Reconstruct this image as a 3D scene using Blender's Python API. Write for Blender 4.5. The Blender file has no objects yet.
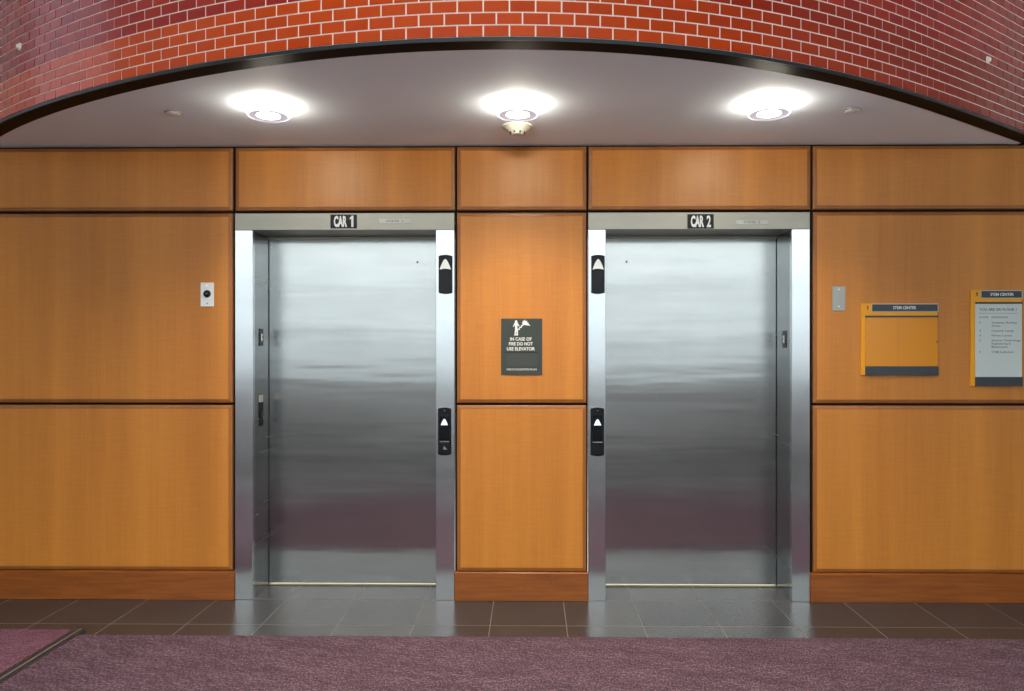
import bpy, bmesh, math, random
import numpy as np
from mathutils import Vector, Matrix
random.seed(7)
S = bpy.context.scene
C = S.collection

# ------------------------------------------------------------------ camera
F = 745.0                      # focal length in pixels of the 1024x691 frame
CAM = Vector((0.0, -4.26, 1.432))
YAW = math.radians(0.7)
CX, CY = 531.0 - F * math.tan(YAW), 350.0
cd = bpy.data.cameras.new('camera')
SKY = 12.0
cam = bpy.data.objects.new('camera', cd); C.objects.link(cam)
cam.location = CAM
cam.rotation_euler = (math.pi / 2, 0, YAW)
cd.sensor_width = 36.0
cd.lens = F / 1024 * 36
cd.shift_x = (512 - CX) / 1024
cd.shift_y = (CY - 345.5) / 1024
cd.clip_start = 0.02
S.camera = cam

def ray(x, y):
    d = Vector(((x - CX) / F, 1.0, (CY - y) / F))
    return Matrix.Rotation(YAW, 3, 'Z') @ d
def on_y(x, y, Y=0.0):
    d = ray(x, y); t = (Y - CAM.y) / d.y; return CAM + d * t
def on_z(x, y, Z):
    d = ray(x, y); t = (Z - CAM.z) / d.z; return CAM + d * t
def on_x(x, y, X):
    d = ray(x, y); t = (X - CAM.x) / d.x; return CAM + d * t
def WX(x, Y=0.0): return on_y(x, 350, Y).x
def WZ(y): return CAM.z + (350 - y) / (F / 4.26)

# ------------------------------------------------------------------ materials
def mat(name, base=(.5, .5, .5), rough=.5, metal=0.0, spec=.5, coat=0.0, coat_rough=.1, emis=None, estr=0.0):
    m = bpy.data.materials.new(name); m.use_nodes = True
    b = m.node_tree.nodes['Principled BSDF']
    b.inputs['Base Color'].default_value = (*base, 1)
    b.inputs['Roughness'].default_value = rough
    b.inputs['Metallic'].default_value = metal
    b.inputs['Specular IOR Level'].default_value = spec
    b.inputs['Coat Weight'].default_value = coat
    b.inputs['Coat Roughness'].default_value = coat_rough
    if emis:
        b.inputs['Emission Color'].default_value = (*emis, 1)
        b.inputs['Emission Strength'].default_value = estr
    return m
def N(m, t, **kw):
    n = m.node_tree.nodes.new(t)
    for k, v in kw.items(): setattr(n, k, v)
    return n
def L(m, a, b): m.node_tree.links.new(a, b)
def bsdf(m): return m.node_tree.nodes['Principled BSDF']
def coords(m, scale=(1, 1, 1), loc=(0, 0, 0), kind='Object'):
    tc = N(m, 'ShaderNodeTexCoord'); mp = N(m, 'ShaderNodeMapping')
    mp.inputs['Scale'].default_value = scale; mp.inputs['Location'].default_value = loc
    L(m, tc.outputs[kind], mp.inputs['Vector']); return mp.outputs['Vector']
def noise(m, vec, scale, detail=2, rough=.5):
    n = N(m, 'ShaderNodeTexNoise')
    n.inputs['Scale'].default_value = scale; n.inputs['Detail'].default_value = detail
    n.inputs['Roughness'].default_value = rough
    L(m, vec, n.inputs['Vector']); return n.outputs['Fac']
def ramp(m, fac, stops):
    r = N(m, 'ShaderNodeValToRGB'); e = r.color_ramp.elements
    while len(e) > 1: e.remove(e[-1])
    e[0].position = stops[0][0]; e[0].color = (*stops[0][1], 1)
    for p, c in stops[1:]:
        q = e.new(p); q.color = (*c, 1)
    L(m, fac, r.inputs['Fac']); return r.outputs['Color']
def mix(m, a, b, fac, blend='MIX'):
    n = N(m, 'ShaderNodeMix', data_type='RGBA', blend_type=blend)
    for s, v in ((6, a), (7, b)):
        if isinstance(v, tuple): n.inputs[s].default_value = (*v, 1)
        else: L(m, v, n.inputs[s])
    if isinstance(fac, (int, float)): n.inputs[0].default_value = fac
    else: L(m, fac, n.inputs[0])
    return n.outputs[2]
def math_n(m, op, a, b=0.0):
    n = N(m, 'ShaderNodeMath', operation=op)
    for i, v in enumerate((a, b)):
        if isinstance(v, (int, float)): n.inputs[i].default_value = v
        else: L(m, v, n.inputs[i])
    return n.outputs[0]
def bump(m, h, strength, dist=.002, prev=None):
    n = N(m, 'ShaderNodeBump'); n.inputs['Strength'].default_value = strength; n.inputs['Distance'].default_value = dist
    L(m, h, n.inputs['Height'])
    if prev: L(m, prev, n.inputs['Normal'])
    return n.outputs['Normal']

def wood(name, dark, light, rough=.42):
    m = mat(name, light, rough, spec=.45, coat=.14, coat_rough=.38)
    v = coords(m)
    # sequence-matched veneer leaves: tone steps across x, figure along z, curl across
    leaf = noise(m, coords(m, (4.5, 1, .18), (3.1, 0, 0)), 1.3, 3, .55)
    fine = noise(m, coords(m, (55, 1, 2.2)), 1.6, 4, .6)
    curl = noise(m, coords(m, (7, 1, 85), (0, 0, 5)), 1.0, 2, .5)
    f = math_n(m, 'ADD', math_n(m, 'MULTIPLY', leaf, .95), math_n(m, 'MULTIPLY', fine, .30))
    f = math_n(m, 'ADD', f, math_n(m, 'MULTIPLY', curl, .24))
    f = math_n(m, 'SUBTRACT', f, .42)
    c = ramp(m, f, [(.1, dark), (.62, light)])
    L(m, c, bsdf(m).inputs['Base Color'])
    return m
W_VEN = wood('cherry_veneer', (.46, .160, .021), (.66, .252, .038))
W_EDGE = wood('solid_cherry_edge', (.26, .085, .018), (.38, .14, .028))
def base_wood():
    m = mat('cherry_baseboard_wood', (.3, .1, .02), .36, coat=.2, coat_rough=.25)
    grain = noise(m, coords(m, (2.2, 1, 34)), 1.5, 5, .6)
    c = ramp(m, grain, [(.25, (.17, .042, .007)), (.7, (.33, .095, .014))])
    sc = noise(m, coords(m, (9, 1, 16), (4, 0, 1)), 2.4, 6, .75)
    chip = ramp(m, sc, [(.63, (0, 0, 0)), (.68, (1, 1, 1))])
    c2 = mix(m, c, (.5, .27, .12), math_n(m, 'MULTIPLY', chip, .55))
    L(m, c2, bsdf(m).inputs['Base Color']); return m
W_BASE = base_wood()

def steel(name, base=(.56, .57, .58), rough=.24, aniso=.75, wave=.25, grain_axis='x'):
    m = mat(name, base, rough, 1.0)
    b = bsdf(m)
    b.inputs['Anisotropic'].default_value = aniso
    t = N(m, 'ShaderNodeTangent', direction_type='UV_MAP'); t.uv_map = 'UVMap'
    L(m, t.outputs['Tangent'], b.inputs['Tangent'])
    g = noise(m, coords(m, (.8, .8, 14)), 1.0, 3, .6)
    r = math_n(m, 'ADD', math_n(m, 'MULTIPLY', g, .10), rough - .05)
    L(m, r, b.inputs['Roughness'])
    w = noise(m, coords(m, (.45, .45, 4.6)), 1.0, 2.6, .55)
    w2 = noise(m, coords(m, (1.1, 1, 1.5), (7, 0, 2)), 1.0, 1, .4)
    n1 = bump(m, w, wave, .005)
    n2 = bump(m, w2, wave, .006, n1)
    L(m, n2, b.inputs['Normal'])
    sm = noise(m, coords(m, (1.3, 1, 3.0), (1, 5, 3)), 1.5, 4, .6)
    c = ramp(m, sm, [(.3, tuple(x * .9 for x in base)), (.7, base)])
    L(m, c, b.inputs['Base Color'])
    return m
STEEL_DOOR = steel('brushed_steel_door', (.53, .54, .545), .20, .75, .62, 'z')
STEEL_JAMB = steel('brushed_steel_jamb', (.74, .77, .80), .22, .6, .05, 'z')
STEEL_REV = steel('shaded_steel_reveal', (.40, .42, .43), .26, .6, .05, 'z')  # darker copy of the jamb steel, shade of the recess put into its colour
STEEL_HEAD = steel('brushed_steel_header', (.33, .305, .26), .36, .5, .05, 'x')  # warm reflection of lamps and wood put into the base tint
STEEL_PLATE = mat('satin_steel_plate', (.42, .41, .38), .42, 1.0)
ALU = mat('aluminium_sill', (.22, .20, .12), .6, 1.0)
CHROME = mat('polished_screw', (.8, .8, .8), .15, 1.0)
BLACK = mat('matt_black_reveal', (.006, .005, .005), .7, spec=.2)
BLACKPL = mat('black_gloss_plastic', (.004, .005, .008), .25, spec=.22)
DARKBTN = mat('dark_button_surround', (.006, .007, .010), .35, spec=.25)
ARROW = mat('white_arrow_lens', (.82, .88, .88), .4)
ARROWLIT = mat('lit_arrow_button', (.75, .82, .95), .4, emis=(.7, .82, 1.0), estr=.35)
WHITE = mat('white_lettering', (.85, .86, .85), .5)
WHITEPL = mat('white_plastic_plate', (.74, .76, .78), .35)
SIGNBLACK = mat('black_sign_plate', (.007, .009, .010), .4, spec=.25)
SIGNGREY = mat('dark_grey_green_sign', (.045, .055, .052), .45, spec=.3)
SIGNGREY2 = mat('dark_grey_insert', (.055, .063, .062), .4, spec=.3)
NAVY = mat('slate_sign_bar', (.040, .050, .062), .4)
ORANGE = mat('amber_sign_back', (.86, .37, .006), .4)
ORANGE2 = mat('amber_sign_insert', (.72, .27, .010), .22)
PAPER = mat('paper_insert', (.60, .66, .66), .45)
INK = mat('grey_ink', (.09, .10, .11), .6)
SILVER = mat('light_grey_sign_border', (.45, .47, .48), .4)
WARMWHITE = mat('warm_white_enamel', (.88, .78, .66), .35)
CREAM = mat('cream_plastic', (.70, .68, .58), .45)
HOLE = mat('dark_vent_hole', (.05, .045, .035), .7)
BRONZE = mat('dark_bronze_metal', (.006, .004, .003), .5, spec=.05)
LIP = mat('blue_black_painted_lip', (.010, .018, .025), .38, spec=.5)
RUBBER = mat('black_rubber_edging', (.014, .015, .018), .4)
NOSING = mat('grey_metal_nosing', (.34, .38, .43), .3, .8)
YELLOWED = mat('pale_sticker', (.50, .50, .45), .6)

def ceiling_mat():
    m = mat('matt_ceiling_paint', (.82, .89, 1.0), .75, spec=.25)
    n = noise(m, coords(m), 60, 3); L(m, bump(m, n, .05), bsdf(m).inputs['Normal']); return m
CEIL = ceiling_mat()
PLASTER = mat('pale_plaster', (.50, .50, .48), .8)
WHITEWALL = mat('white_wall_paint', (.80, .80, .80), .6)
GREYWALL = mat('grey_wall_paint', (.62, .63, .65), .7)
MULL = mat('dark_window_frame', (.05, .055, .06), .5)

def tile_floor():
    m = mat('dark_porcelain_floor_tile', (.05, .04, .04), .3, spec=.34)
    T = .397
    bt = N(m, 'ShaderNodeTexBrick', offset=0.0, squash=1.0)
    x0 = WX(493.8)
    L(m, coords(m, (1, 1, 1), (-x0 + T * 40, -.006 + T * 40, 0)), bt.inputs['Vector'])
    bt.inputs['Scale'].default_value = 1.0
    bt.inputs['Brick Width'].default_value = T; bt.inputs['Row Height'].default_value = T
    bt.inputs['Mortar Size'].default_value = .0019; bt.inputs['Mortar Smooth'].default_value = .2
    bt.inputs['Bias'].default_value = 0
    bt.inputs['Color1'].default_value = (.030, .026, .026, 1)
    bt.inputs['Color2'].default_value = (.041, .034, .031, 1)
    bt.inputs['Mortar'].default_value = (.17, .155, .13, 1)
    cl = noise(m, coords(m, (1, 1, 1), (2, 3, 0)), 3.5, 4, .6)
    tint = ramp(m, cl, [(.3, (.80, .80, .82)), (.7, (1.12, 1.06, 1.02))])
    c = mix(m, bt.outputs['Color'], tint, 1.0, 'MULTIPLY')
    L(m, c, bsdf(m).inputs['Base Color'])
    r = math_n(m, 'ADD', math_n(m, 'MULTIPLY', bt.outputs['Fac'], .4), .27)
    L(m, r, bsdf(m).inputs['Roughness'])
    L(m, bump(m, math_n(m, 'SUBTRACT', 1.0, bt.outputs['Fac']), .4, .0015), bsdf(m).inputs['Normal'])
    return m
TILE = tile_floor()

def carpet_mat(name, a, b, c3, rot=0.0):
    m = mat(name, a, .95, spec=.1)
    tc = N(m, 'ShaderNodeTexCoord'); mp = N(m, 'ShaderNodeMapping')
    mp.inputs['Rotation'].default_value = (0, 0, rot)
    L(m, tc.outputs['Object'], mp.inputs['Vector'])
    def sc(v, s):
        q = N(m, 'ShaderNodeMapping'); q.inputs['Scale'].default_value = s; L(m, v, q.inputs['Vector']); return q.outputs['Vector']
    # woven loops: short dashes in rows, plus big mottling
    loops = noise(m, sc(mp.outputs['Vector'], (125, 70, 1)), 1.0, 2, .6)
    rows = noise(m, sc(mp.outputs['Vector'], (18, 80, 1)), 1.0, 2, .6)
    mot = noise(m, sc(mp.outputs['Vector'], (1.5, 5, 1)), 2.5, 4, .6)
    wv = N(m, 'ShaderNodeTexWave', wave_type='BANDS', bands_direction='Y')
    wv.inputs['Scale'].default_value = 22; wv.inputs['Distortion'].default_value = 1.5; wv.inputs['Detail'].default_value = 1
    wv.inputs['Detail Scale'].default_value = 3
    L(m, mp.outputs['Vector'], wv.inputs['Vector'])
    f = math_n(m, 'ADD', math_n(m, 'MULTIPLY', loops, 1.05), math_n(m, 'MULTIPLY', rows, .45))
    f = math_n(m, 'ADD', f, math_n(m, 'MULTIPLY', mot, .30))
    f = math_n(m, 'ADD', f, math_n(m, 'MULTIPLY', wv.outputs['Fac'], .08))
    f = math_n(m, 'SUBTRACT', f, .44)
    c = ramp(m, f, [(.22, b), (.5, a), (.80, c3)])
    L(m, c, bsdf(m).inputs['Base Color'])
    L(m, bump(m, loops, .8, .005), bsdf(m).inputs['Normal'])
    return m
CARPET = carpet_mat('mauve_woven_carpet', (.078, .042, .055), (.024, .012, .019), (.20, .126, .15), math.radians(14))
MAT_C = carpet_mat('plum_entrance_mat', (.125, .050, .073), (.045, .017, .030), (.23, .12, .15), math.radians(-30))

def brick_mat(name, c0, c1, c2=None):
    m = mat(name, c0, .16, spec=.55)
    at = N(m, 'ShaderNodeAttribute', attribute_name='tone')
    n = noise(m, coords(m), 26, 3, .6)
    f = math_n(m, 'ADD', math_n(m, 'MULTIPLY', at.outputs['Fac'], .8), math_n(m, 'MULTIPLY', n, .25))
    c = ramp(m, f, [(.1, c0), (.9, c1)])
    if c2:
        a2 = N(m, 'ShaderNodeAttribute', attribute_name='falloff')  # painted light falloff, mixes towards the darker red
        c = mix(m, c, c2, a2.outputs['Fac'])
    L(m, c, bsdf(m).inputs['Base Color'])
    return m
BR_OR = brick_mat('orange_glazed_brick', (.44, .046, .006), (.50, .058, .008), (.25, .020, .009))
BR_MA = brick_mat('maroon_glazed_brick', (.25, .014, .014), (.33, .024, .014))
MORTAR = mat('pale_mortar', (.80, .64, .56), .9, spec=.1)

def glass_mat(name='clear_glass', col=(.94, .97, .96, 1)):
    m = bpy.data.materials.new(name); m.use_nodes = True
    nt = m.node_tree; nt.nodes.remove(nt.nodes['Principled BSDF'])
    out = nt.nodes['Material Output']
    tr = N(m, 'ShaderNodeBsdfTransparent'); tr.inputs['Color'].default_value = col
    gl = N(m, 'ShaderNodeBsdfGlossy'); gl.inputs['Roughness'].default_value = .02
    fr = N(m, 'ShaderNodeFresnel'); fr.inputs['IOR'].default_value = 1.45
    mx = N(m, 'ShaderNodeMixShader')
    L(m, fr.outputs[0], mx.inputs[0]); L(m, tr.outputs[0], mx.inputs[1]); L(m, gl.outputs[0], mx.inputs[2])
    L(m, mx.outputs[0], out.inputs['Surface']); return m
GLASS = glass_mat()
TINT = glass_mat('tinted_glass', (.52, .53, .58, 1))
LAMPCORE = mat('lit_lamp_diffuser', (.9, .9, .85), .5, emis=(1.0, .93, .74), estr=125)
LAMPRIM = mat('glowing_glass_rim', (.9, .9, .9), .3, emis=(.93, .92, 1.0), estr=2.6)
LAMPDISH = mat('frosted_grey_glass', (.75, .75, .84), .5, emis=(.9, .88, 1.0), estr=.42)
BULB = mat('bright_pendant_bulb', (.9, .9, .9), .5, emis=(1.0, .95, .85), estr=14)

# ------------------------------------------------------------------ mesh helpers
def box_uv(me):
    uv = me.uv_layers.new(name='UVMap') if not me.uv_layers else me.uv_layers[0]
    for p in me.polygons:
        n = p.normal
        for li in p.loop_indices:
            co = me.vertices[me.loops[li].vertex_index].co
            if abs(n.x) >= max(abs(n.y), abs(n.z)): uv.data[li].uv = (co.y, co.z)
            elif abs(n.y) >= abs(n.z): uv.data[li].uv = (co.x, co.z)
            else: uv.data[li].uv = (co.x, co.y)
def obj(name, bm, m, parent=None, smooth=False, loc=None):
    """links the bmesh as ONE object; loc moves the origin there (verts are given in world space)"""
    me = bpy.data.meshes.new(name)
    if loc is not None: bmesh.ops.translate(bm, verts=bm.verts, vec=-Vector(loc))
    bmesh.ops.recalc_face_normals(bm, faces=bm.faces)
    bm.to_mesh(me); bm.free()
    for x in (m if isinstance(m, (list, tuple)) else [m]): me.materials.append(x)
    if smooth:
        for p in me.polygons: p.use_smooth = True
        try: me.set_sharp_from_angle(angle=math.radians(35))
        except Exception: pass
    box_uv(me)
    o = bpy.data.objects.new(name, me); C.objects.link(o)
    if loc is not None: o.location = loc
    if parent is not None:
        o.parent = parent
        if loc is None: o.location = -Vector(parent.location)
        else: o.location = Vector(loc) - Vector(parent.location)
    return o
def tag(o, label=None, cat=None, group=None, kind=None):
    if label: o['label'] = label
    if cat: o['category'] = cat
    if group: o['group'] = group
    if kind: o['kind'] = kind
    return o
def thing(name, label, cat, loc, group=None):
    o = bpy.data.objects.new(name, None); C.objects.link(o); o.location = loc
    o.empty_display_size = .05
    return tag(o, label, cat, group)
def box(bm, x0, x1, y0, y1, z0, z1, bev=0.0, mi=0, seg=1):
    t = bmesh.new()
    bmesh.ops.create_cube(t, size=1)
    for v in t.verts:
        v.co = Vector(((x0 + x1) / 2 + v.co.x * (x1 - x0), (y0 + y1) / 2 + v.co.y * (y1 - y0), (z0 + z1) / 2 + v.co.z * (z1 - z0)))
    if bev: bmesh.ops.bevel(t, geom=t.edges[:], offset=bev, segments=seg, affect='EDGES', profile=.5)
    for f in t.faces: f.material_index = mi
    tmp = bpy.data.meshes.new('t'); t.to_mesh(tmp); t.free(); bm.from_mesh(tmp); bpy.data.meshes.remove(tmp)
    return bm
def B(*a, **k): return box(bmesh.new(), *a, **k)
def lathe(bm, prof, c, axis='z', n=40):
    """profile [(r, h)] turned round the axis through c"""
    rings = []
    for r, h in prof:
        ring = []
        for i in range(n):
            a = 2 * math.pi * i / n
            if axis == 'z': p = (c[0] + r * math.cos(a), c[1] + r * math.sin(a), c[2] + h)
            else: p = (c[0] + r * math.cos(a), c[1] + h, c[2] + r * math.sin(a))
            ring.append(bm.verts.new(p))
        rings.append(ring)
    for a, b in zip(rings, rings[1:]):
        for i in range(n): bm.faces.new((a[i], a[(i + 1) % n], b[(i + 1) % n], b[i]))
    if prof[0][0] > 1e-4: bm.faces.new(rings[0][::-1])
    if prof[-1][0] > 1e-4: bm.faces.new(rings[-1])
    bmesh.ops.remove_doubles(bm, verts=bm.verts, dist=1e-5)
    return bm
def ring_solid(bm, prof, c, n=48):
    """closed profile loop turned about z"""
    rings = [[bm.verts.new((c[0] + r * math.cos(2 * math.pi * i / n), c[1] + r * math.sin(2 * math.pi * i / n), c[2] + h)) for i in range(n)] for r, h in prof]
    k = len(rings)
    for j in range(k):
        a, b = rings[j], rings[(j + 1) % k]
        for i in range(n): bm.faces.new((a[i], a[(i + 1) % n], b[(i + 1) % n], b[i]))
    return bm
def plate(bm, pts, y0, y1, mi=0):
    """polygon pts [(x, z)] given depth from y0 to y1"""
    a = [bm.verts.new((x, y0, z)) for x, z in pts]; b = [bm.verts.new((x, y1, z)) for x, z in pts]
    fs = [bm.faces.new(a), bm.faces.new(b[::-1])]
    n = len(pts)
    for i in range(n): fs.append(bm.faces.new((a[i], b[i], b[(i + 1) % n], a[(i + 1) % n])))
    for f in fs: f.material_index = mi
    return bm
def text_bm(s, x, z, y, h, depth=.0012, w=None, bold=0.0, align='CENTER', spacing=1.0):
    """lettering, cap height h, on a plane facing -y; baseline at z; fitted to width w"""
    cu = bpy.data.curves.new('t', 'FONT'); cu.body = s; cu.extrude = .5; cu.offset = bold; cu.space_character = spacing
    cu.resolution_u = 3
    o = bpy.data.objects.new('t', cu); C.objects.link(o)
    bpy.context.view_layer.update()
    me = bpy.data.meshes.new_from_object(o)
    bpy.data.objects.remove(o); bpy.data.curves.remove(cu)
    co = [v.co for v in me.vertices]
    xs = [c.x for c in co]; x0, x1 = min(xs), max(xs)
    ysn = [c.y for c in co]; sy = h / (max(ysn) - min(ysn)) if s.upper() == s else h / .70
    if s.upper() == s: z -= min(ysn) * sy
    sx = sy if w is None else w / (x1 - x0)
    for v in me.vertices:
        px = (v.co.x - x0) * sx
        if align == 'CENTER': px -= (x1 - x0) * sx / 2
        v.co = (x + px, y - v.co.z * depth, z + v.co.y * sy)
    bm = bmesh.new(); bm.from_mesh(me); bpy.data.meshes.remove(me)
    return bm
def one_bm(x, z, y, h, w, depth=.0008):
    """the numeral 1 with a flag, stem width w"""
    return plate(bmesh.new(), [(x - w / 2, z), (x + w / 2, z), (x + w / 2, z + h), (x - w * .3, z + h), (x - w * 1.15, z + h * .80), (x - w * 1.15, z + h * .66), (x - w / 2, z + h * .74)], y - depth, y)
def merge(bm, other):
    tmp = bpy.data.meshes.new('t'); other.to_mesh(tmp); other.free(); bm.from_mesh(tmp); bpy.data.meshes.remove(tmp); return bm

# ------------------------------------------------------------------ levels
Z_CEIL = WZ(144.8)
Z_T1 = WZ(211.3)      # gap under the top row
Z_T2 = WZ(404.2)
Z_BB = WZ(572.0)
Z_FL = 0.0
DEPTH = .26
HZ0, HZ1 = WZ(229.8), WZ(212.9)
# the floor lies at z = 0; the eye height sets where it falls in the picture
# door frames: outer left, inner left, inner right, outer right
CARS = [dict(o0=WX(235.3), i0=WX(253.0), i1=WX(436.0), o1=WX(454.6)),
        dict(o0=WX(588.0), i0=WX(605.6), i1=WX(791.4), o1=WX(809.6))]
XL, XR = -6.0, 6.0
YB = -6.2
Z_TOP = 6.0

# ------------------------------------------------------------------ room shell
fl = bmesh.new(); box(fl, XL, XR, YB, DEPTH + .14, -.08, 0.0)
tag(obj('floor', fl, TILE), kind='structure')

PB = .022                                 # backing plane behind the panels
cuts = [XL, CARS[0]['o0'], CARS[0]['o1'], CARS[1]['o0'], CARS[1]['o1'], XR]
for a, b in ((0, 1), (2, 3), (4, 5)): tag(obj('wall_back', B(cuts[a], cuts[b], PB, PB + .25, 0, Z_TOP), BLACK), kind='structure')
for a, b in ((1, 2), (3, 4)): tag(obj('wall_back', B(cuts[a], cuts[b], PB, PB + .25, HZ1, Z_TOP), BLACK), kind='structure')

# curved edge of the lowered ceiling, read off where it meets the ceiling plane
ZU = Z_CEIL - .004
edge_px = [(0, 137), (69.5, 107.7), (139, 89.6), (208, 75.7), (256, 67.7), (340, 57.5), (410, 52), (479, 49.5), (570, 50.3),
           (640, 54.5), (700, 61.7), (740, 67), (800, 77), (866, 90.5), (916, 106.5), (966, 124), (1024, 143.8)]
pts = [on_z(x, y, ZU) for x, y in edge_px]
co = np.polyfit([p.x for p in pts], [p.y for p in pts], 6)
der = np.polyder(co)
def plan(t): return Vector((t, float(np.polyval(co, t)), 0))
xs = np.linspace(-3.6, 3.6, 1441)
ys = np.polyval(co, xs)
mid = int(np.argmin(np.abs(xs)))
l = mid
while l > 0 and ys[l] < -.012: l -= 1
r_ = mid
while r_ < len(xs) - 1 and ys[r_] < -.012: r_ += 1
inner = [(float(xs[i]), float(ys[i])) for i in range(l, r_ + 1, 6)]
def offset(path, d):
    out = []
    for i, p in enumerate(path):
        a = Vector(path[max(0, i - 1)]); b = Vector(path[min(len(path) - 1, i + 1)])
        t = (b - a).normalized(); n = Vector((t.y, -t.x))
        out.append((p[0] + n.x * d, p[1] + n.y * d))
    return out
def strip(bm, pa, pb, z0, z1, mi=0):
    """solid between two plan paths of equal length, from z0 to z1"""
    rows = [[bm.verts.new((x, y, z)) for x, y in p] for p, z in ((pa, z0), (pb, z0), (pb, z1), (pa, z1))]
    for k in range(4):
        a, b = rows[k], rows[(k + 1) % 4]
        for i in range(len(a) - 1):
            bm.faces.new((a[i], a[i + 1], b[i + 1], b[i])).material_index = mi
    for i in (0, -1): bm.faces.new([r[i] for r in rows]).material_index = mi
    return bm
OFF = .088
outer = offset(inner, OFF)
lip_in = offset(inner, OFF - .006)
# lowered ceiling slab
cb = bmesh.new()
poly = [(inner[0][0], PB)] + inner + [(inner[-1][0], PB)]
bot = [cb.verts.new((x, y, Z_CEIL)) for x, y in poly]; top = [cb.verts.new((x, y, Z_CEIL + .05)) for x, y in poly]
cb.faces.new(bot); cb.faces.new(top[::-1])
for i in range(len(poly)): cb.faces.new((bot[i], top[i], top[(i + 1) % len(poly)], bot[(i + 1) % len(poly)]))
bmesh.ops.triangulate(cb, faces=[f for f in cb.faces if len(f.verts) > 4])
tag(obj('ceiling', cb, CEIL), kind='structure')
tag(obj('trim_1', strip(bmesh.new(), inner, lip_in, ZU, Z_CEIL + .03), BRONZE, smooth=True), kind='structure')
tag(obj('trim_2', strip(bmesh.new(), lip_in, outer, ZU - .001, Z_CEIL + .0095), LIP, smooth=True), kind='structure')

# brick face above the lowered ceiling, following the curve and then running flat along the wall
face = offset(inner, OFF - .004)
path = [p for p in face if p[1] < -.006]
for nm, a, b in (('wall_upper_left', XL, path[0][0]), ('wall_upper_right', path[-1][0], XR)):
    tag(obj(nm, B(a, b, -.006, PB - .0005, Z_CEIL + .001, Z_TOP), WHITEWALL), kind='structure')
P = [Vector(p) for p in path]
cum = [0.0]
for a, b in zip(P, P[1:]): cum.append(cum[-1] + (b - a).length)
TOT = cum[-1]
def at_s(s):
    s = min(max(s, 0), TOT)
    lo, hi = 0, len(cum) - 1
    while hi - lo > 1:
        m_ = (lo + hi) // 2
        if cum[m_] <= s: lo = m_
        else: hi = m_
    return P[lo].lerp(P[hi], (s - cum[lo]) / max(cum[hi] - cum[lo], 1e-9))
def s_of_x(x):
    return next(cum[i] + (cum[i + 1] - cum[i]) * (x - P[i].x) / (P[i + 1].x - P[i].x) for i in range(len(P) - 1) if P[i].x <= x <= P[i + 1].x)
ZB0 = Z_CEIL + .010
PW, PH, J = .0990, .0468, .0044
s0 = s_of_x(on_y(509.3, 45, -4.26 + 2.80).x)
bk = bmesh.new()
strip(bk, path, [(x, y + .05) for x, y in path], ZB0, Z_TOP, 2)
tone = bk.faces.layers.float.new('tone'); falloff = bk.faces.layers.float.new('falloff')
rows = int((Z_TOP - ZB0) / PH)
for r in range(rows):
    z0 = ZB0 + r * PH + J * .35; z1 = z0 + PH - J
    sh = 0 if r % 2 == 0 else PW / 2
    k = -int((s0 + sh) / PW)
    while True:
        sa = s0 + sh + k * PW + J / 2; sb = sa + PW - J; k += 1
        if sb > TOT: break
        if sa < 0: continue
        a, b = at_s(sa), at_s(sb)
        t = (b - a).normalized(); n = Vector((t.y, -t.x))
        tl = random.gauss(0, .002); tz = random.gauss(0, .003)
        e = .0022
        def V(p, q, z, q2): return bk.verts.new((p.x + n.x * q, p.y + n.y * q, z))
        A = [V(a, -.002, z0, 0), V(b, -.002, z0, 0), V(b, -.002, z1, 0), V(a, -.002, z1, 0)]
        h = .0030; c = .0016
        a2 = a + t * c; b2 = b - t * c
        w = (b - a).length; hh = z1 - z0
        Bv = [V(a2, h - tl * w / 2 - tz * hh / 2, z0 + c, 0), V(b2, h + tl * w / 2 - tz * hh / 2, z0 + c, 0),
              V(b2, h + tl * w / 2 + tz * hh / 2, z1 - c, 0), V(a2, h - tl * w / 2 + tz * hh / 2, z1 - c, 0)]
        fs = [bk.faces.new(Bv)] + [bk.faces.new((A[i], A[(i + 1) % 4], Bv[(i + 1) % 4], Bv[i])) for i in range(4)]
        tv = random.random()
        maroon = r >= 4
        fire = min(max((a.x + .2) / 1.9 + (r - 2) * .06 + random.gauss(0, .05), 0), 1)  # fire: light falling off towards the right, painted into the brick colour
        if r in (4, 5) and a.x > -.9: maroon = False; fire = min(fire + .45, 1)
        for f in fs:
            f.material_index = 1 if maroon else 0; f[tone] = tv; f[falloff] = fire
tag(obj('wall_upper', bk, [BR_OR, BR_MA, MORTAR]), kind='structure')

# the rest of the hall, behind and beside the camera
SK = (-2.8, 1.6, -5.4, -2.0)  # unseen skylight, added to light the carpet and the bricks
bm = bmesh.new()
box(bm, XL, SK[0], YB, .3, Z_TOP, Z_TOP + .1); box(bm, SK[1], XR, YB, .3, Z_TOP, Z_TOP + .1)
box(bm, SK[0], SK[1], YB, SK[2], Z_TOP, Z_TOP + .1); box(bm, SK[0], SK[1], SK[3], .3, Z_TOP, Z_TOP + .1)
tag(obj('ceiling', bm, PLASTER), kind='structure')
sk = bmesh.new()
for i in range(5):
    p = SK[0] + (SK[1] - SK[0]) * i / 4; box(sk, p - .03, p + .03, SK[2], SK[3], Z_TOP, Z_TOP + .08)
sko = tag(obj('added_skylight', sk, MULL), kind='structure')
obj('pane', B(SK[0], SK[1], SK[2], SK[3], Z_TOP + .06, Z_TOP + .07), GLASS, sko)
def side_wall(name, x, sgn, win, m):
    """wall at x with one opening win = (y0, y1, z0, z1)"""
    a, b = (x, x + .2 * sgn) if sgn > 0 else (x - .2, x)
    y0, y1, z0, z1 = win; bm = bmesh.new()
    box(bm, a, b, YB, y0, 0, Z_TOP); box(bm, a, b, y1, .3, 0, Z_TOP)
    box(bm, a, b, y0, y1, 0, z0); box(bm, a, b, y0, y1, z1, Z_TOP)
    tag(obj(name, bm, m), kind='structure')
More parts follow.
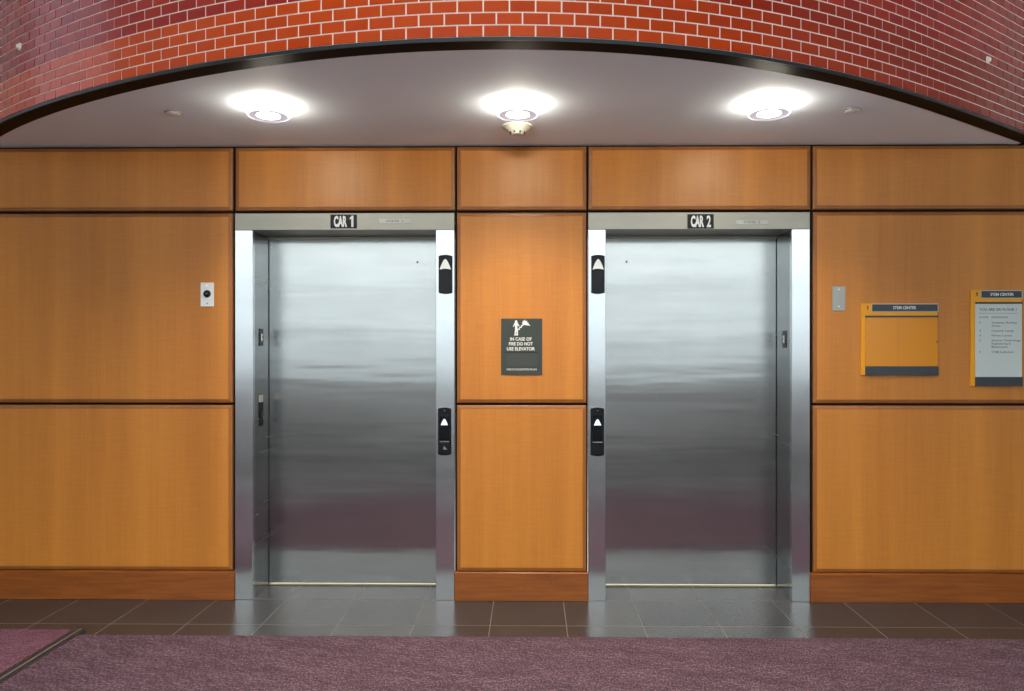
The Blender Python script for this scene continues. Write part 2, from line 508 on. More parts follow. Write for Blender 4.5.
LW = (-1.60, -.06, 3.0, 5.8); RW = (-5.4, -.5, .8, 3.0)
side_wall('wall_left', XL, -1, LW, WHITEWALL)
side_wall('wall_right', XR, 1, RW, GREYWALL)
BW = (-5.4, 5.4, 1.0, 4.1)
bm = bmesh.new()
box(bm, XL, BW[0], YB - .2, YB, 0, Z_TOP); box(bm, BW[1], XR, YB - .2, YB, 0, Z_TOP)
box(bm, BW[0], BW[1], YB - .2, YB, 0, BW[2]); box(bm, BW[0], BW[1], YB - .2, YB, BW[3], Z_TOP)
tag(obj('wall_front', bm, GREYWALL), kind='structure')
def window(name, axis, pos, a0, a1, z0, z1, na, zs, glass=None):
    glass = glass or GLASS
    fr = bmesh.new(); t = .03
    def bx(p0, p1, q0, q1):
        if axis == 'x': box(fr, pos - .04, pos + .04, p0, p1, q0, q1)
        else: box(fr, p0, p1, pos - .04, pos + .04, q0, q1)
    for i in range(na + 1):
        p = a0 + (a1 - a0) * i / na; p = min(max(p, a0 + t), a1 - t); bx(p - t, p + t, z0, z1)
    for z in zs: bx(a0, a1, z - t, z + t)
    o = tag(obj(name, fr, MULL), kind='structure')
    g = bmesh.new()
    if axis == 'x': box(g, pos - .006, pos + .006, a0, a1, z0, z1)
    else: box(g, a0, a1, pos - .006, pos + .006, z0, z1)
    obj('pane', g, glass, o)
window('window_1', 'y', YB - .1, BW[0], BW[1], BW[2], BW[3], 8, (BW[2] + .03, 1.55, 2.25, 3.2, BW[3] - .03))
window('window_2', 'x', XL - .1, LW[0], LW[1], LW[2], LW[3], 1, (LW[2] + .03, LW[3] - .03), TINT)
window('window_3', 'x', XR + .1, RW[0], RW[1], RW[2], RW[3], 2, (RW[2] + .03, 2.2, RW[3] - .03))

# ------------------------------------------------------------------ cherry panels
def panel(x0, x1, z0, z1, label, group=None):
    y0, y1 = -.002, PB - .0005
    e, dp = .021, .007
    cx, cz = (x0 + x1) / 2, (z0 + z1) / 2
    loc = (cx, 0, z0)
    body = bmesh.new()
    box(body, x0 + e, x1 - e, y0, y1, z0 + e, z1 - e)
    o = obj('wood_panel', body, W_VEN, loc=loc)
    tag(o, label, 'wall panel', group)
    f = bmesh.new()
    def ringv(a, b, y): return [f.verts.new((x0 + a, y, z0 + a)), f.verts.new((x1 - a, y, z0 + a)), f.verts.new((x1 - a, y, z1 - a)), f.verts.new((x0 + a, y, z1 - a))]
    rings = [ringv(e, 0, y1), ringv(0, 0, y1), ringv(0, 0, y0 + dp), ringv(.004, 0, y0 + dp * .55), ringv(e - .001, 0, y0 + .0006), ringv(e, 0, y0 + .002)]
    for k in range(len(rings)):
        a, b = rings[k], rings[(k + 1) % len(rings)]
        for i in range(4): f.faces.new((a[i], a[(i + 1) % 4], b[(i + 1) % 4], b[i]))
    obj('edge_band', f, W_EDGE, o, loc=(cx, 0, z0))
    return o
G = .0078
colx = [(-4.3, WX(232.3)), (WX(235.4), WX(454.8)), (WX(457.0), WX(586.3)), (WX(588.6), WX(810.6)), (WX(813.3), 4.3)]
colx = [(a + 0, b - 0) for a, b in colx]
ZT = Z_CEIL - .012
panel(*colx[0], Z_T1 + G, ZT, 'wide low cherry wood panel in the top row at far left, under the ceiling')
panel(*colx[1], Z_T1 + G, ZT, 'cherry wood panel directly above the left elevator header')
panel(*colx[2], Z_T1 + G, ZT, 'small cherry wood panel under the smoke detector, between the two elevators')
panel(*colx[3], Z_T1 + G, ZT, 'cherry wood panel directly above the right elevator header')
panel(*colx[4], Z_T1 + G, ZT, 'wide low cherry wood panel in the top row at far right, under the ceiling')
panel(*colx[0], Z_T2 + G * .9, Z_T1 - G, 'large cherry wood panel left of CAR 1 carrying the white key switch plate')
panel(*colx[2], Z_T2 + G * .9, Z_T1 - G, 'tall cherry wood panel between the elevators carrying the grey fire sign')
panel(*colx[4], Z_T2 + G * .9, Z_T1 - G, 'large cherry wood panel right of CAR 2 carrying the two amber signs')
panel(*colx[0], Z_BB + .004, Z_T2 - G * .9, 'large blank cherry wood panel above the baseboard, left of CAR 1')
panel(*colx[2], Z_BB + .004, Z_T2 - G * .9, 'blank cherry wood panel below the fire sign panel, between the elevators')
panel(*colx[4], Z_BB + .004, Z_T2 - G * .9, 'large blank cherry wood panel above the baseboard, right of CAR 2')
for nm, a, b in (('baseboard_left', -4.6, CARS[0]['o0'] - .001), ('baseboard_center', CARS[0]['o1'] + .001, CARS[1]['o0'] - .001), ('baseboard_right', CARS[1]['o1'] + .001, 4.6)):
    tag(obj(nm, B(a, b, -.016, PB, .0, Z_BB, bev=.002), W_BASE), kind='structure')
# beyond the panels the wall carries on plain
tag(obj('trim_3', B(XL, -4.31, -.004, PB, 0, Z_CEIL), W_EDGE), kind='structure')
tag(obj('trim_4', B(4.31, XR, -.004, PB, 0, Z_CEIL), W_EDGE), kind='structure')

# ------------------------------------------------------------------ elevators
elev_lbl = ['stainless steel elevator entrance marked CAR 1, left of the fire sign', 'stainless steel elevator entrance marked CAR 2, right of the fire sign']
for q, c in enumerate(CARS):
    cx = (c['i0'] + c['i1']) / 2
    t = thing('elevator', elev_lbl[q], 'elevator', (cx, 0, 0), 'elevators side by side')
    fy = -.006
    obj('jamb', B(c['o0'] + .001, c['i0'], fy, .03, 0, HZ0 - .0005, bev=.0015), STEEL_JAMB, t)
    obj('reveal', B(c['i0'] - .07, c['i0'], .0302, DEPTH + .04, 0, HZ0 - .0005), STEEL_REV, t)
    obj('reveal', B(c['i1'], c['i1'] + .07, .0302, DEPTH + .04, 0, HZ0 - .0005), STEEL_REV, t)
    for gx in (c['i0'] + .0002, c['i1'] - .0022): obj('gap_shade', B(gx, gx + .002, DEPTH - .005, DEPTH - .0002, .004, HZ0 - .017), BLACK, t)  # dark strips standing in for the shaded gap beside the door
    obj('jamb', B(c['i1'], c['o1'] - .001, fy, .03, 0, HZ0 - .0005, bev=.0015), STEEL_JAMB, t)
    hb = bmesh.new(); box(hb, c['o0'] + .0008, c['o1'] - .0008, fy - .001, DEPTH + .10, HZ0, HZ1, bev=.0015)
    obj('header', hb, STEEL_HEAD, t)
    # single sliding panel with a folded edge and a small drop-key hole
    db = bmesh.new()
    box(db, c['i0'] - .03, c['i1'] + .03, DEPTH, DEPTH + .035, .014, HZ0 + .03, bev=.002)
    d = obj('door_panel', db, STEEL_DOOR, t)
    hx = WX(417.5, DEPTH) if q == 0 else WX(626.5, DEPTH)
    hz = on_y(500, 262, DEPTH).z
    kh = bmesh.new(); lathe(kh, [(0, -.0015), (.006, -.0015), (.006, .001), (0, .001)], (hx, DEPTH, hz), 'y', 16)
    obj('key_hole', kh, BLACKPL, d, loc=(hx, DEPTH, hz)).location = (hx - 0 - d.matrix_world.translation.x + 0, DEPTH, hz)
    # threshold
    sb = bmesh.new(); box(sb, c['i0'] + .0005, c['i1'] - .0005, DEPTH - .009, DEPTH + .04, .0, .003)
    for gy in (DEPTH - .006, DEPTH + .045): pass
    obj('sill', sb, ALU, t)
    # astragal line at the head of the recess
    obj('head_trim', B(c['i0'] + .001, c['i1'] - .001, DEPTH - .018, DEPTH - .001, HZ0 - .016, HZ0 - .001, bev=.001), STEEL_HEAD, t)
# fix key hole placement (children of a part at the world origin offset)
bpy.context.view_layer.update()
for o in bpy.data.objects:
    if o.name.startswith('key_hole'):
        q = 0 if '.001' not in o.name else 1
        hx = WX(417.5, DEPTH) if q == 0 else WX(626.5, DEPTH)
        want = Vector((hx, DEPTH, on_y(500, 262, DEPTH).z))
        o.location = want - o.parent.matrix_world.translation

# ------------------------------------------------------------------ small things on the steel
YJ = -.006            # face of the jambs
YH = -.007            # face of the headers
def rect(x0, x1, y0, y1, Y=0.0):
    a = on_y(x0, y1, Y); b = on_y(x1, y0, Y); return a.x, b.x, a.z, b.z      # x0 x1 z0 z1
def part_obj(name, bm, m, t, **k): return obj(name, bm, m, t, loc=tuple(t.location), **k)

for q, (r1, r2, num) in enumerate([((330.5, 357.0, 214.6, 228.4), (379.0, 410.3, 218.7, 223.4), '1'), ((687.3, 713.7, 214.2, 228.6), (736.2, 767.9, 219.6, 224.6), '2')]):
    x0, x1, z0, z1 = rect(*r1, YH)
    t = thing('car_number_sign', 'black sign with white lettering reading CAR %s on the elevator header' % num, 'sign', ((x0 + x1) / 2, YH, z0), 'car number signs')
    part_obj('plate', B(x0, x1, YH - .003, YH, z0, z1, bev=.0008), SIGNBLACK, t)
    h = z1 - z0
    w = x1 - x0
    part_obj('lettering', text_bm('CAR', x0 + w * .38, z0 + h * .09, YH - .003, h * .82, .0008, w=w * .50, bold=.05), WHITE, t)
    part_obj('numeral', one_bm(x0 + w * .83, z0 + h * .09, YH - .003, h * .82, w * .085) if num == '1' else
             text_bm('2', x0 + w * .81, z0 + h * .09, YH - .003, h * .82, .0008, w=w * .16, bold=.03), WHITE, t)
    x0, x1, z0, z1 = rect(*r2, YH)
    t = thing('engraved_sign', 'tiny engraved metal plate right of the CAR %s sign on the header' % num, 'nameplate', ((x0 + x1) / 2, YH, z0), 'engraved header plates')
    part_obj('plate', B(x0, x1, YH - .002, YH, z0, z1, bev=.0006), STEEL_PLATE, t)
    h = z1 - z0
    part_obj('lettering', text_bm('STATE  %s' % num, (x0 + x1) / 2, z0 + h * .24, YH - .002, h * .5, .0004, w=(x1 - x0) * .52, bold=.01), INK, t)

def lozenge(x0, x1, z0, z1, k=.010, n=10):
    """upright plate whose top and bottom edges bow outwards"""
    cx, w = (x0 + x1) / 2, (x1 - x0) / 2
    p = []
    for i in range(n + 1):
        u = -1 + 2 * i / n; p.append((cx + u * w, z1 - k * u * u))
    for i in range(n + 1):
        u = 1 - 2 * i / n; p.append((cx + u * w, z0 + k * u * u))
    return p
def fixture(nm, r, lbl, cat, grp, kind):
    x0, x1, z0, z1 = rect(*r, YJ)
    cx, w, h = (x0 + x1) / 2, x1 - x0, z1 - z0
    t = thing(nm, lbl, cat, (cx, YJ, z0), grp)
    part_obj('housing', plate(bmesh.new(), lozenge(x0, x1, z0, z1, .007), YJ - .012, YJ), BLACKPL, t)
    part_obj('face_plate', plate(bmesh.new(), lozenge(x0 + .006, x1 - .006, z0 + .010, z1 - .010, .004), YJ - .0145, YJ - .012), DARKBTN, t)
    yf = YJ - .0145
    if kind == 'lantern':
        zt, zb = z1 - h * .105, z1 - h * .385
        half = w * .42; p = []
        for i in range(9):
            u = i / 8; p.append((cx - half * (u ** .62), zt + (zb - zt) * u))
        for i in range(1, 6):
            u = -1 + 2 * i / 6; p.append((cx + half * u, zb + .006 * (1 - u * u)))
        for i in range(8, 0, -1):
            u = i / 8; p.append((cx + half * (u ** .62), zt + (zb - zt) * u))
        part_obj('arrow', plate(bmesh.new(), p, yf - .003, yf), ARROW, t)
    else:
        zt, zb = z1 - h * .235, z1 - h * .365
        half = w * .25; p = []
        for i in range(7):
            u = i / 6; p.append((cx - half * (u ** .7) - .002, zt + (zb - zt) * u))
        for i in range(6, -1, -1):
            u = i / 6; p.append((cx + half * (u ** .7) + .002, zt + (zb - zt) * u))
        bt = bmesh.new(); box(bt, cx - w * .36, cx + w * .36, yf - .003, yf, z1 - h * .68, z1 - h * .16, bev=.001)
        b = part_obj('button', bt, BLACKPL, t)
        part_obj('arrow', plate(bmesh.new(), p, yf - .0045, yf - .003), ARROWLIT, t)
        part_obj('divider', B(cx - w * .36, cx + w * .36, yf - .001, yf, z1 - h * .715, z1 - h * .705), SILVER, t)
        s = bmesh.new(); lathe(s, [(0, -.0015), (.003, -.0015), (.003, 0), (0, 0)], (cx, yf, z1 - .017), 'y', 12)
        part_obj('screw', s, CHROME, t)
        if kind == 'call_key':
            kz = z1 - h * .845
            s = bmesh.new()
            lathe(s, [(0, -.006), (.006, -.006), (.0085, -.003), (.0085, 0), (0, 0)], (cx, yf, kz - .002), 'y', 20)
            box(s, cx - .0018, cx + .0018, yf - .009, yf - .003, kz, kz + .013, bev=.0006)
            box(s, cx + .004, cx + .015, yf - .004, yf, kz - .009, kz - .004, bev=.0006)
            part_obj('key_switch', s, CHROME, t)
    return t
fixture('hall_lantern', (438.8, 452.4, 255.0, 294.0), 'black hall lantern with large white up arrow, high on the right jamb of CAR 1', 'hall lantern', 'hall lanterns', 'lantern')
fixture('hall_lantern', (591.2, 604.6, 255.0, 294.0), 'black hall lantern with large white up arrow, high on the left jamb of CAR 2', 'hall lantern', 'hall lanterns', 'lantern')
fixture('call_button_station', (438.2, 451.2, 407.4, 455.2), 'black up-button station with silver key switch, on the right jamb of CAR 1', 'call button', 'call button stations', 'call_key')
fixture('call_button_station', (590.6, 604.0, 407.4, 456.0), 'black up-button station without key switch, on the left jamb of CAR 2', 'call button', 'call button stations', 'call')

# little plates on the inner faces of the outer jambs
def reveal_plate(xpix, X, sg, ya, yb, lbl, sticker=None):
    pc = on_x(xpix, (ya + yb) / 2, X); za, zb = on_x(xpix, yb, X).z, on_x(xpix, ya, X).z
    w = .030
    t = thing('floor_indicator', lbl, 'indicator', (X, pc.y, za), 'indicators on the reveals')
    xa, xb = (X, X + .004) if sg > 0 else (X - .004, X)
    part_obj('plate', B(xa, xb, pc.y - w, pc.y + w, za, zb, bev=.001), BLACKPL, t)
    h = zb - za
    xf = xb if sg > 0 else xa
    g = bmesh.new()
    if not sticker:
        m0, m1 = min(xf, xf + .001 * sg), max(xf, xf + .001 * sg)
        box(g, m0, m1, pc.y - .006, pc.y + .006, za + h * .28, za + h * .72)
        box(g, m0, m1, pc.y - .002, pc.y + .018, za + h * .60, za + h * .68)
        box(g, m0, m1, pc.y + .006, pc.y + .016, za + h * .34, za + h * .44)
        part_obj('marking', g, WHITE, t)
    else:
        m0, m1 = min(xf, xf + .002 * sg), max(xf, xf + .002 * sg)
        s = bmesh.new(); box(s, m0, m1, pc.y - .012, pc.y + .010, za + h * .38, za + h * .62, bev=.0006)
        part_obj('key_cylinder', s, DARKBTN, t)
    return pc, za, zb
X0 = CARS[0]['i0']; X1 = CARS[1]['i1']
reveal_plate(260.9, X0, 1, 328.8, 345.8, 'upper black plate with white mark on the left reveal of CAR 1')
pc, za, zb = reveal_plate(260.9, X0, 1, 402.2, 425.8, 'lower black key plate under a pale sticker on the left reveal of CAR 1', True)
st = bmesh.new(); box(st, X0, X0 + .002, pc.y - .030, pc.y + .030, zb + .002, zb + .042)
o = obj('sticker', st, YELLOWED, loc=(X0, pc.y, zb + .002)); tag(o, 'pale square sticker above the lower black plate inside CAR 1 entrance', 'sticker')
mk = bmesh.new()
for k in range(3): box(mk, X0 + .002, X0 + .0025, pc.y - .02, pc.y + .02, zb + .010 + k * .010, zb + .013 + k * .010)
obj('printing', mk, INK, o, loc=(X0, pc.y, zb + .002))
reveal_plate(784.6, X1, -1, 330.6, 347.8, 'black plate with white mark on the right reveal of CAR 2')

# ------------------------------------------------------------------ things on the panels
YP = -.002
# key switch plate
x0, x1, z0, z1 = rect(200.8, 214.2, 282.6, 306.6, YP)
cx, cz = (x0 + x1) / 2, (z0 + z1) / 2
t = thing('key_switch_plate', 'white wall plate with black round switch, left of the CAR 1 elevator', 'switch', (cx, YP, z0))
part_obj('cover_plate', B(x0, x1, YP - .005, YP, z0, z1, bev=.0018, seg=2), WHITEPL, t)
s = bmesh.new(); lathe(s, [(0, -.012), (.014, -.012), (.0185, -.009), (.0215, 0), (0, 0)], (cx, YP - .005, cz + .004), 'y', 32)
k = part_obj('switch_knob', s, BLACKPL, t, smooth=True)
s = bmesh.new(); lathe(s, [(0, -.0135), (.0065, -.0135), (.0065, -.012), (0, -.012)], (cx + .002, YP - .005, cz + .005), 'y', 20)
part_obj('key_cylinder', s, mat('dull_key_cylinder', (.10, .10, .11), .5, .6), t)
for zz in (z1 - .018, z0 + .018):
    s = bmesh.new(); lathe(s, [(0, -.0012), (.0035, -.0012), (.004, 0), (0, 0)], (cx, YP - .005, zz), 'y', 14)
    part_obj('screw', s, CHROME if zz > cz else INK, t)
# blank plate
x0, x1, z0, z1 = rect(832.0, 845.2, 286.3, 310.9, YP); cx = (x0 + x1) / 2
t = thing('blank_outlet_cover', 'blank stainless cover plate with two screws, right of the CAR 2 elevator', 'cover plate', (cx, YP, z0))
part_obj('plate', B(x0, x1, YP - .003, YP, z0, z1, bev=.001), STEEL_PLATE, t)
for zz in (z1 - .019, z0 + .025):
    s = bmesh.new(); lathe(s, [(0, -.0015), (.0035, -.0015), (.0045, 0), (0, 0)], (cx, YP - .003, zz), 'y', 14)
    part_obj('screw', s, CHROME, t)

# fire sign
x0, x1, z0, z1 = rect(501.2, 542.2, 318.6, 374.6, YP); cx, w, h = (x0 + x1) / 2, x1 - x0, z1 - z0
t = thing('fire_sign', 'dark grey sign telling people not to use the elevator in a fire', 'sign', (cx, YP, z0))
part_obj('plate', B(x0, x1, YP - .006, YP, z0, z1, bev=.001), SIGNGREY, t)
yf = YP - .006
part_obj('insert', B(x0 + w * .13, x1 - w * .13, yf - .001, yf, z0 + h * .145, z0 + h * .385, bev=.0004), SIGNGREY2, t)
ln = bmesh.new(); box(ln, x0 + w * .10, x1 - w * .10, yf - .0015, yf, z0 + h * .388, z0 + h * .396)
part_obj('insert_slot', ln, SIGNBLACK, t)
tx = bmesh.new()
for s_, fz, fw in (('IN CASE OF', .605, .52), ('FIRE DO NOT', .52, .58), ('USE ELEVATOR', .43, .68)):
    merge(tx, text_bm(s_, cx - w * .02, z0 + h * fz, yf, h * .060, .0008, w=w * fw, bold=.018))
part_obj('lettering', tx, WHITE, t)
part_obj('caption', text_bm('FIRE EVACUATION PLAN', cx, z0 + h * .075, yf, h * .036, .0008, w=w * .72, bold=.0), WHITE, t)
pg = bmesh.new()
def pp(pts_): plate(pg, [(x0 + w * a, z0 + h * b) for a, b in pts_], yf - .0008, yf)
hx, hz = .365, .955                       # walking figure
plate(pg, [(x0 + w * hx + .0075 * math.cos(a * math.pi / 6), z0 + h * (hz - .012) + .0085 * math.sin(a * math.pi / 6)) for a in range(12)], yf - .0008, yf)
pp([(.335, .930), (.400, .930), (.408, .900), (.395, .845), (.398, .80), (.415, .70), (.385, .695), (.368, .785), (.350, .695), (.320, .695), (.338, .80), (.340, .845), (.328, .900)])
pp([(.328, .925), (.340, .905), (.305, .850), (.288, .858)]); pp([(.402, .925), (.396, .900), (.428, .860), (.444, .872)])
pp([(.36, .72), (.36, .695), (.38, .71), (.41, .74), (.41, .80), (.455, .80), (.455, .835), (.50, .835), (.50, .865), (.535, .865), (.535, .885), (.485, .885), (.485, .855), (.44, .855), (.44, .82), (.39, .82), (.39, .75)])
pp([(.52, .89), (.505, .93), (.53, .925), (.525, .97), (.555, .945), (.575, .985), (.60, .945), (.63, .965), (.635, .925), (.665, .93), (.665, .90), (.71, .88), (.71, .872), (.60, .882)])
part_obj('pictogram', pg, WHITE, t)

# amber room sign
def amber(r, lbl, sx=.05):
    x0, x1, z0, z1 = rect(*r, YP)
    t = thing('wayfinding_sign', lbl, 'sign', ((x0 + x1) / 2, YP, z0), 'amber edged signs right of the elevators')
    part_obj('back_plate', B(x0, x1 - .004, YP - .006, YP, z0, z1, bev=.001), ORANGE, t)
    return t, x0, x1, z0, z1, YP - .006
t, x0, x1, z0, z1, yf = amber((860.8, 937.6, 303.4, 375.2), 'wide amber wayfinding sign with an empty amber insert, left of the floor directory')
w, h = x1 - x0, z1 - z0
part_obj('insert', B(x0 + w * .05, x1 - .004, yf - .003, yf, z0 + h * .125, z0 + h * .815, bev=.0008), ORANGE2, t)
bb_ = bmesh.new(); box(bb_, x0 + w * .05, x1, yf - .006, yf, z0, z0 + h * .125, bev=.001)
part_obj('lower_bar', bb_, NAVY, t)
part_obj('upper_rail', B(x0 + w * .05, x1, yf - .005, yf, z0 + h * .805, z0 + h * .83, bev=.0006), SIGNGREY2, t)
part_obj('title_border', B(x0 + w * .13, x1, yf - .003, yf, z0 + h * .882, z0 + h * .997, bev=.0006), SILVER, t)
part_obj('title_bar', B(x0 + w * .14, x1 - w * .012, yf - .004, yf - .003, z0 + h * .892, z0 + h * .985), NAVY, t)
part_obj('title', text_bm('STEM CENTER', x0 + w * .56, z0 + h * .918, yf - .004, h * .042, .0006, w=w * .30, bold=.02), WHITE, t)
part_obj('floor_number', one_bm(x0 + w * .085, z0 + h * .912, yf, h * .052, w * .013), SIGNBLACK, t)
cr = bmesh.new(); box(cr, x0 + w * .472, x0 + w * .476, yf - .0034, yf - .003, z0 + h * .13, z0 + h * .80)
part_obj('fold_line', cr, mat('fold_shade', (.50, .18, .012), .3), t)
nt_ = bmesh.new(); lathe(nt_, [(0, -.001), (.0055, -.001), (.0055, .001), (0, .001)], (x1 - .009, yf - .003, z0 + h * .465), 'y', 18)
part_obj('thumb_notch', nt_, mat('notch_brown', (.22, .08, .02), .5), t)

t, x0, x1, z0, z1, yf = amber((970.0, 1021.6, 290.0, 386.0), 'tall amber edged floor directory with a pale printed insert, rightmost sign')
w, h = x1 - x0, z1 - z0
part_obj('insert', B(x0 + w * .085, x1 - .004, yf - .003, yf, z0 + h * .095, z0 + h * .86, bev=.0008), PAPER, t)
part_obj('lower_bar', B(x0 + w * .085, x1, yf - .006, yf, z0, z0 + h * .095, bev=.001), NAVY, t)
part_obj('upper_rail', B(x0 + w * .085, x1, yf - .005, yf, z0 + h * .855, z0 + h * .875, bev=.0006), SIGNGREY2, t)
part_obj('title_border', B(x0 + w * .19, x1, yf - .003, yf, z0 + h * .912, z0 + h * .997, bev=.0006), SILVER, t)
part_obj('title_bar', B(x0 + w * .205, x1 - w * .02, yf - .004, yf - .003, z0 + h * .92, z0 + h * .988), NAVY, t)
part_obj('title', text_bm('STEM CENTER', x0 + w * .60, z0 + h * .938, yf - .004, h * .030, .0006, w=w * .45, bold=.02), WHITE, t)
part_obj('floor_number', one_bm(x0 + w * .125, z0 + h * .935, yf, h * .040, w * .02), SIGNBLACK, t)
yp = yf - .003
part_obj('heading', text_bm('YOU ARE ON FLOOR 1', x0 + w * .16, z0 + h * .782, yp, h * .028, .0004, w=w * .72, bold=.02, align='LEFT'), INK, t)
part_obj('rule', B(x0 + w * .15, x1 - w * .09, yp - .0004, yp, z0 + h * .755, z0 + h * .758), INK, t)
rowsx = [('FLOOR', 'DESTINATION', .705), ('1', 'Academic Building', .650), ('', 'Access', .618), ('1', 'Computer Lounge', .566), ('1', 'Fitness Center', .516),
         ('2', 'Science, Technology,', .466), ('', 'Engineering &', .432), ('', 'Mathematics', .398), ('1', 'STEM Auditorium', .345)]
for a_, b_, fz in rowsx:
    if a_: part_obj('floor_text', one_bm(x0 + w * .18, z0 + h * fz, yp, h * .020, w * .012, .0004) if a_ == '1' else
                    text_bm(a_, x0 + w * .16, z0 + h * fz, yp, h * .020, .0004, w=(w * .18 if len(a_) > 1 else w * .03), bold=.005, align='LEFT'), INK, t)
    part_obj('destination_text', text_bm(b_, x0 + w * .40, z0 + h * fz, yp, h * .020, .0004, w=w * .0285 * len(b_), bold=.008, align='LEFT'), INK, t)


# ------------------------------------------------------------------ ceiling fixtures
lamp_y = CAM.y + 3.56
SPOT = 98
labels = ['leftmost round glowing ceiling lamp, above the CAR 1 elevator', 'middle round glowing ceiling lamp, directly in front of the smoke detector', 'rightmost round glowing ceiling lamp, above the CAR 2 elevator']
def make_lamp(c, lbl):
    t = thing('ceiling_lamp', lbl, 'ceiling lamp', c, 'round ceiling lamps')
    part_obj('mounting_plate', lathe(bmesh.new(), [(0, 0), (.040, 0), (.038, -.012), (0, -.012)], c), WHITEPL, t, smooth=True)
    part_obj('lamp', lathe(bmesh.new(), [(0, -.012), (.058, -.012), (.068, -.020), (.066, -.034), (.045, -.042), (0, -.044)], c), LAMPCORE, t, smooth=True)
    d = part_obj('glass_dish', ring_solid(bmesh.new(), [(.056, -.046), (.090, -.048), (.090, -.052), (.056, -.050)], c), LAMPDISH, t, smooth=True)
    part_obj('rim', ring_solid(bmesh.new(), [(.089 + .0055 + .0055 * math.cos(a * math.pi / 4), -.046 + .0055 * math.sin(a * math.pi / 4)) for a in range(8)], c), LAMPRIM, t, smooth=True)
    ld = bpy.data.lights.new('downlight', 'SPOT'); ld.energy = SPOT; ld.color = (1.0, .90, .72); ld.spot_size = math.radians(128); ld.spot_blend = .9; ld.shadow_soft_size = .055
    lo = bpy.data.objects.new('downlight', ld); C.objects.link(lo); lo.parent = t; lo.location = (0, 0, -.058)
    for a in (0.5, 2.6, 4.7):
        px_, py_ = c[0] + .095 * math.cos(a), c[1] + .095 * math.sin(a)
        part_obj('standoff', B(px_ - .0015, px_ + .0015, py_ - .0015, py_ + .0015, c[2] - .044, c[2] - .0002), CHROME, t)
    return t
def copy_tree(o, parent=None):
    c = o.copy(); C.objects.link(c); c.parent = parent
    for ch in list(o.children): copy_tree(ch, c)
    return c
lc = [on_z(x, 108, Z_CEIL) for x in (268.5, 517.8, 769.0)]
lp = [Vector((on_y(x, 110, lamp_y).x, lamp_y, Z_CEIL)) for x in (268.5, 517.8, 769.0)]
L0 = make_lamp(tuple(lp[0]), labels[0])
for i in (1, 2):
    o = copy_tree(L0); o.location = lp[i]; o['label'] = labels[i]

dp = Vector((on_y(517.5, 125, CAM.y + 3.90).x, CAM.y + 3.90, Z_CEIL))
t = thing('smoke_detector', 'cream dome smoke detector on the ceiling behind the middle lamp', 'smoke detector', dp)
part_obj('base', lathe(bmesh.new(), [(0, 0), (.078, 0), (.080, -.004), (.077, -.010), (0, -.010)], dp), CREAM, t, smooth=True)
part_obj('dome', lathe(bmesh.new(), [(0, -.010), (.068, -.010), (.062, -.018), (.046, -.026), (.040, -.033), (.034, -.040), (.028, -.046), (0, -.047)], dp), CREAM, t, smooth=True)
for k in range(8):
    a = k * math.pi / 4 + math.pi / 8
    c_ = dp + Vector((.0385 * math.cos(a), .0385 * math.sin(a), -.0375))
    part_obj('vent', lathe(bmesh.new(), [(0, -.004), (.0045, -.004), (.0045, .003), (0, .003)], c_, 'z', 10), HOLE, t)
for x, y, lbl in ((173, 112.6, 'flat round sprinkler cover on the ceiling left of the leftmost lamp'), (852.4, 109.8, 'flat round sprinkler cover on the ceiling right of the rightmost lamp')):
    c_ = on_z(x, y, Z_CEIL)
    t = thing('ceiling_sprinkler_cover', lbl, 'sprinkler', c_, 'sprinkler covers')
    part_obj('flange', ring_solid(bmesh.new(), [(.030, 0), (.040, 0), (.040, -.003), (.036, -.005), (.030, -.004)], c_), STEEL_PLATE, t, smooth=True)
    part_obj('cap', lathe(bmesh.new(), [(0, -.004), (.034, -.004), (.036, -.008), (.033, -.010), (0, -.011)], c_), WHITEPL, t, smooth=True)

def on_brick(x, y):
    D = 2.4
    while D < 5:
        d = ray(x, y); p = CAM + d * (D / d.y)
        if p.x <= P[0].x or p.x >= P[-1].x: return p
        i = max(k for k in range(len(P) - 1) if P[k].x <= p.x)
        u = (p.x - P[i].x) / (P[i + 1].x - P[i].x)
        if p.y >= P[i].y + (P[i + 1].y - P[i].y) * u:
            tt = (P[i + 1] - P[i]).normalized(); return p, Vector((tt.y, -tt.x, 0)), Vector((tt.x, tt.y, 0))
        D += .002
for x, y, lbl in ((20.5, 47, 'tiny pale round cap on the brick at far left'), (987, 60, 'tiny pale round cap on the brick at far right')):
    p, n, tt = on_brick(x, y)  # small pale domed cap set on the brick face
    t = thing('wall_pale_cap', lbl, 'sprinkler', p, 'pale caps on the brick')
    rot = Matrix((tt, n, Vector((0, 0, 1)))).transposed()
    def turned(bm):
        bmesh.ops.transform(bm, matrix=Matrix.Translation(p) @ rot.to_4x4(), verts=bm.verts); return bm
    part_obj('cap_base', turned(lathe(bmesh.new(), [(0, .0), (.020, .0), (.020, .003), (.015, .007), (0, .007)], (0, 0, 0), 'y', 24)), WARMWHITE, t, smooth=True)
    part_obj('cap', turned(lathe(bmesh.new(), [(0, .007), (.013, .007), (.012, .014), (.007, .018), (0, .019)], (0, 0, 0), 'y', 20)), WARMWHITE, t, smooth=True)

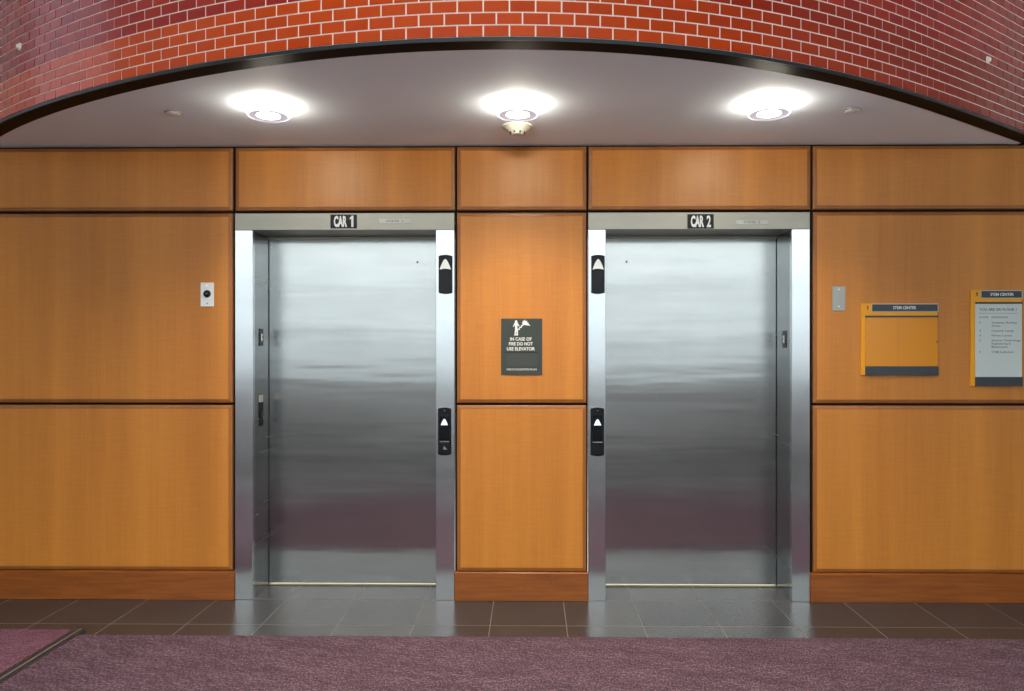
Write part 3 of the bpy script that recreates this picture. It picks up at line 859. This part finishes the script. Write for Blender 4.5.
# ------------------------------------------------------------------ carpet and mat
ce = on_z(531, 638.5, 0).y
me_x = on_z(41, 660, 0).x
cp = bmesh.new(); box(cp, me_x, XR - .001, -2.75, ce, 0, .009, bev=.002)
tag(obj('carpet', cp, CARPET), 'mauve woven carpet laid in front of the dark tile strip', 'carpet')
my = on_z(40, 631.5, 0).y
ew = .058
t = thing('entrance_mat', 'plum ribbed entrance mat with black metal edging at bottom left', 'mat', (me_x - .6, my - .6, 0))
part_obj('pile', B(-4.4, me_x - ew, -2.75, my, 0, .013, bev=.003), MAT_C, t)
ed = bmesh.new()
prof = [(me_x - ew, .0), (me_x - ew, .0165), (me_x - ew + .022, .0165), (me_x - ew + .026, .014), (me_x - .006, .009), (me_x - .001, .003), (me_x - .001, 0)]
a = [ed.verts.new((x, my + .008, z)) for x, z in prof]; b = [ed.verts.new((x, -2.75, z)) for x, z in prof]
ed.faces.new(a); ed.faces.new(b[::-1])
for i in range(len(prof)): ed.faces.new((a[i], b[i], b[(i + 1) % len(prof)], a[(i + 1) % len(prof)]))
e = part_obj('edging', ed, RUBBER, t)
part_obj('metal_nosing', B(me_x - ew + .027, me_x - ew + .036, -2.75, my + .004, .0125, .0155, bev=.0008), NOSING, t)

# ------------------------------------------------------------------ light
w = bpy.data.worlds.new('world'); S.world = w; w.use_nodes = True
nt = w.node_tree
bg = nt.nodes['Background']
tc = nt.nodes.new('ShaderNodeTexCoord'); sp = nt.nodes.new('ShaderNodeSeparateXYZ'); rp = nt.nodes.new('ShaderNodeValToRGB')
nt.links.new(tc.outputs['Generated'], sp.inputs[0]); mr = nt.nodes.new('ShaderNodeMapRange'); mr.inputs['From Min'].default_value = -1; mr.inputs['From Max'].default_value = 1
nt.links.new(sp.outputs['Z'], mr.inputs['Value']); nt.links.new(mr.outputs['Result'], rp.inputs['Fac'])
e = rp.color_ramp.elements
stops = [(-1.0, (.50, .50, .50)), (-.28, (.50, .50, .50)), (-.13, (.13, .135, .14)), (.0, (.105, .111, .116)), (.035, (.150, .158, .165)),
         (.10, (.160, .168, .174)), (.20, (.225, .229, .228)), (.40, (.25, .254, .26)), (.62, (.80, .83, .85))]
stops = [((p + 1) / 2, c_) for p, c_ in stops]
while len(e) > 1: e.remove(e[-1])
e[0].position = stops[0][0]; e[0].color = (*stops[0][1], 1)
for p, c_ in stops[1:]:
    q = e.new(p); q.color = (*c_, 1)
nt.links.new(rp.outputs['Color'], bg.inputs['Color'])
bg.inputs['Strength'].default_value = SKY

S.view_settings.view_transform = 'Standard'
S.view_settings.look = 'None'
S.view_settings.gamma = 1.0
S.view_settings.use_curve_mapping = False
S.view_settings.exposure = 0.0
S.cycles.use_denoising = True
S.cycles.max_bounces = 10
S.cycles.sample_clamp_indirect = 8
S.cycles.transparent_max_bounces = 8
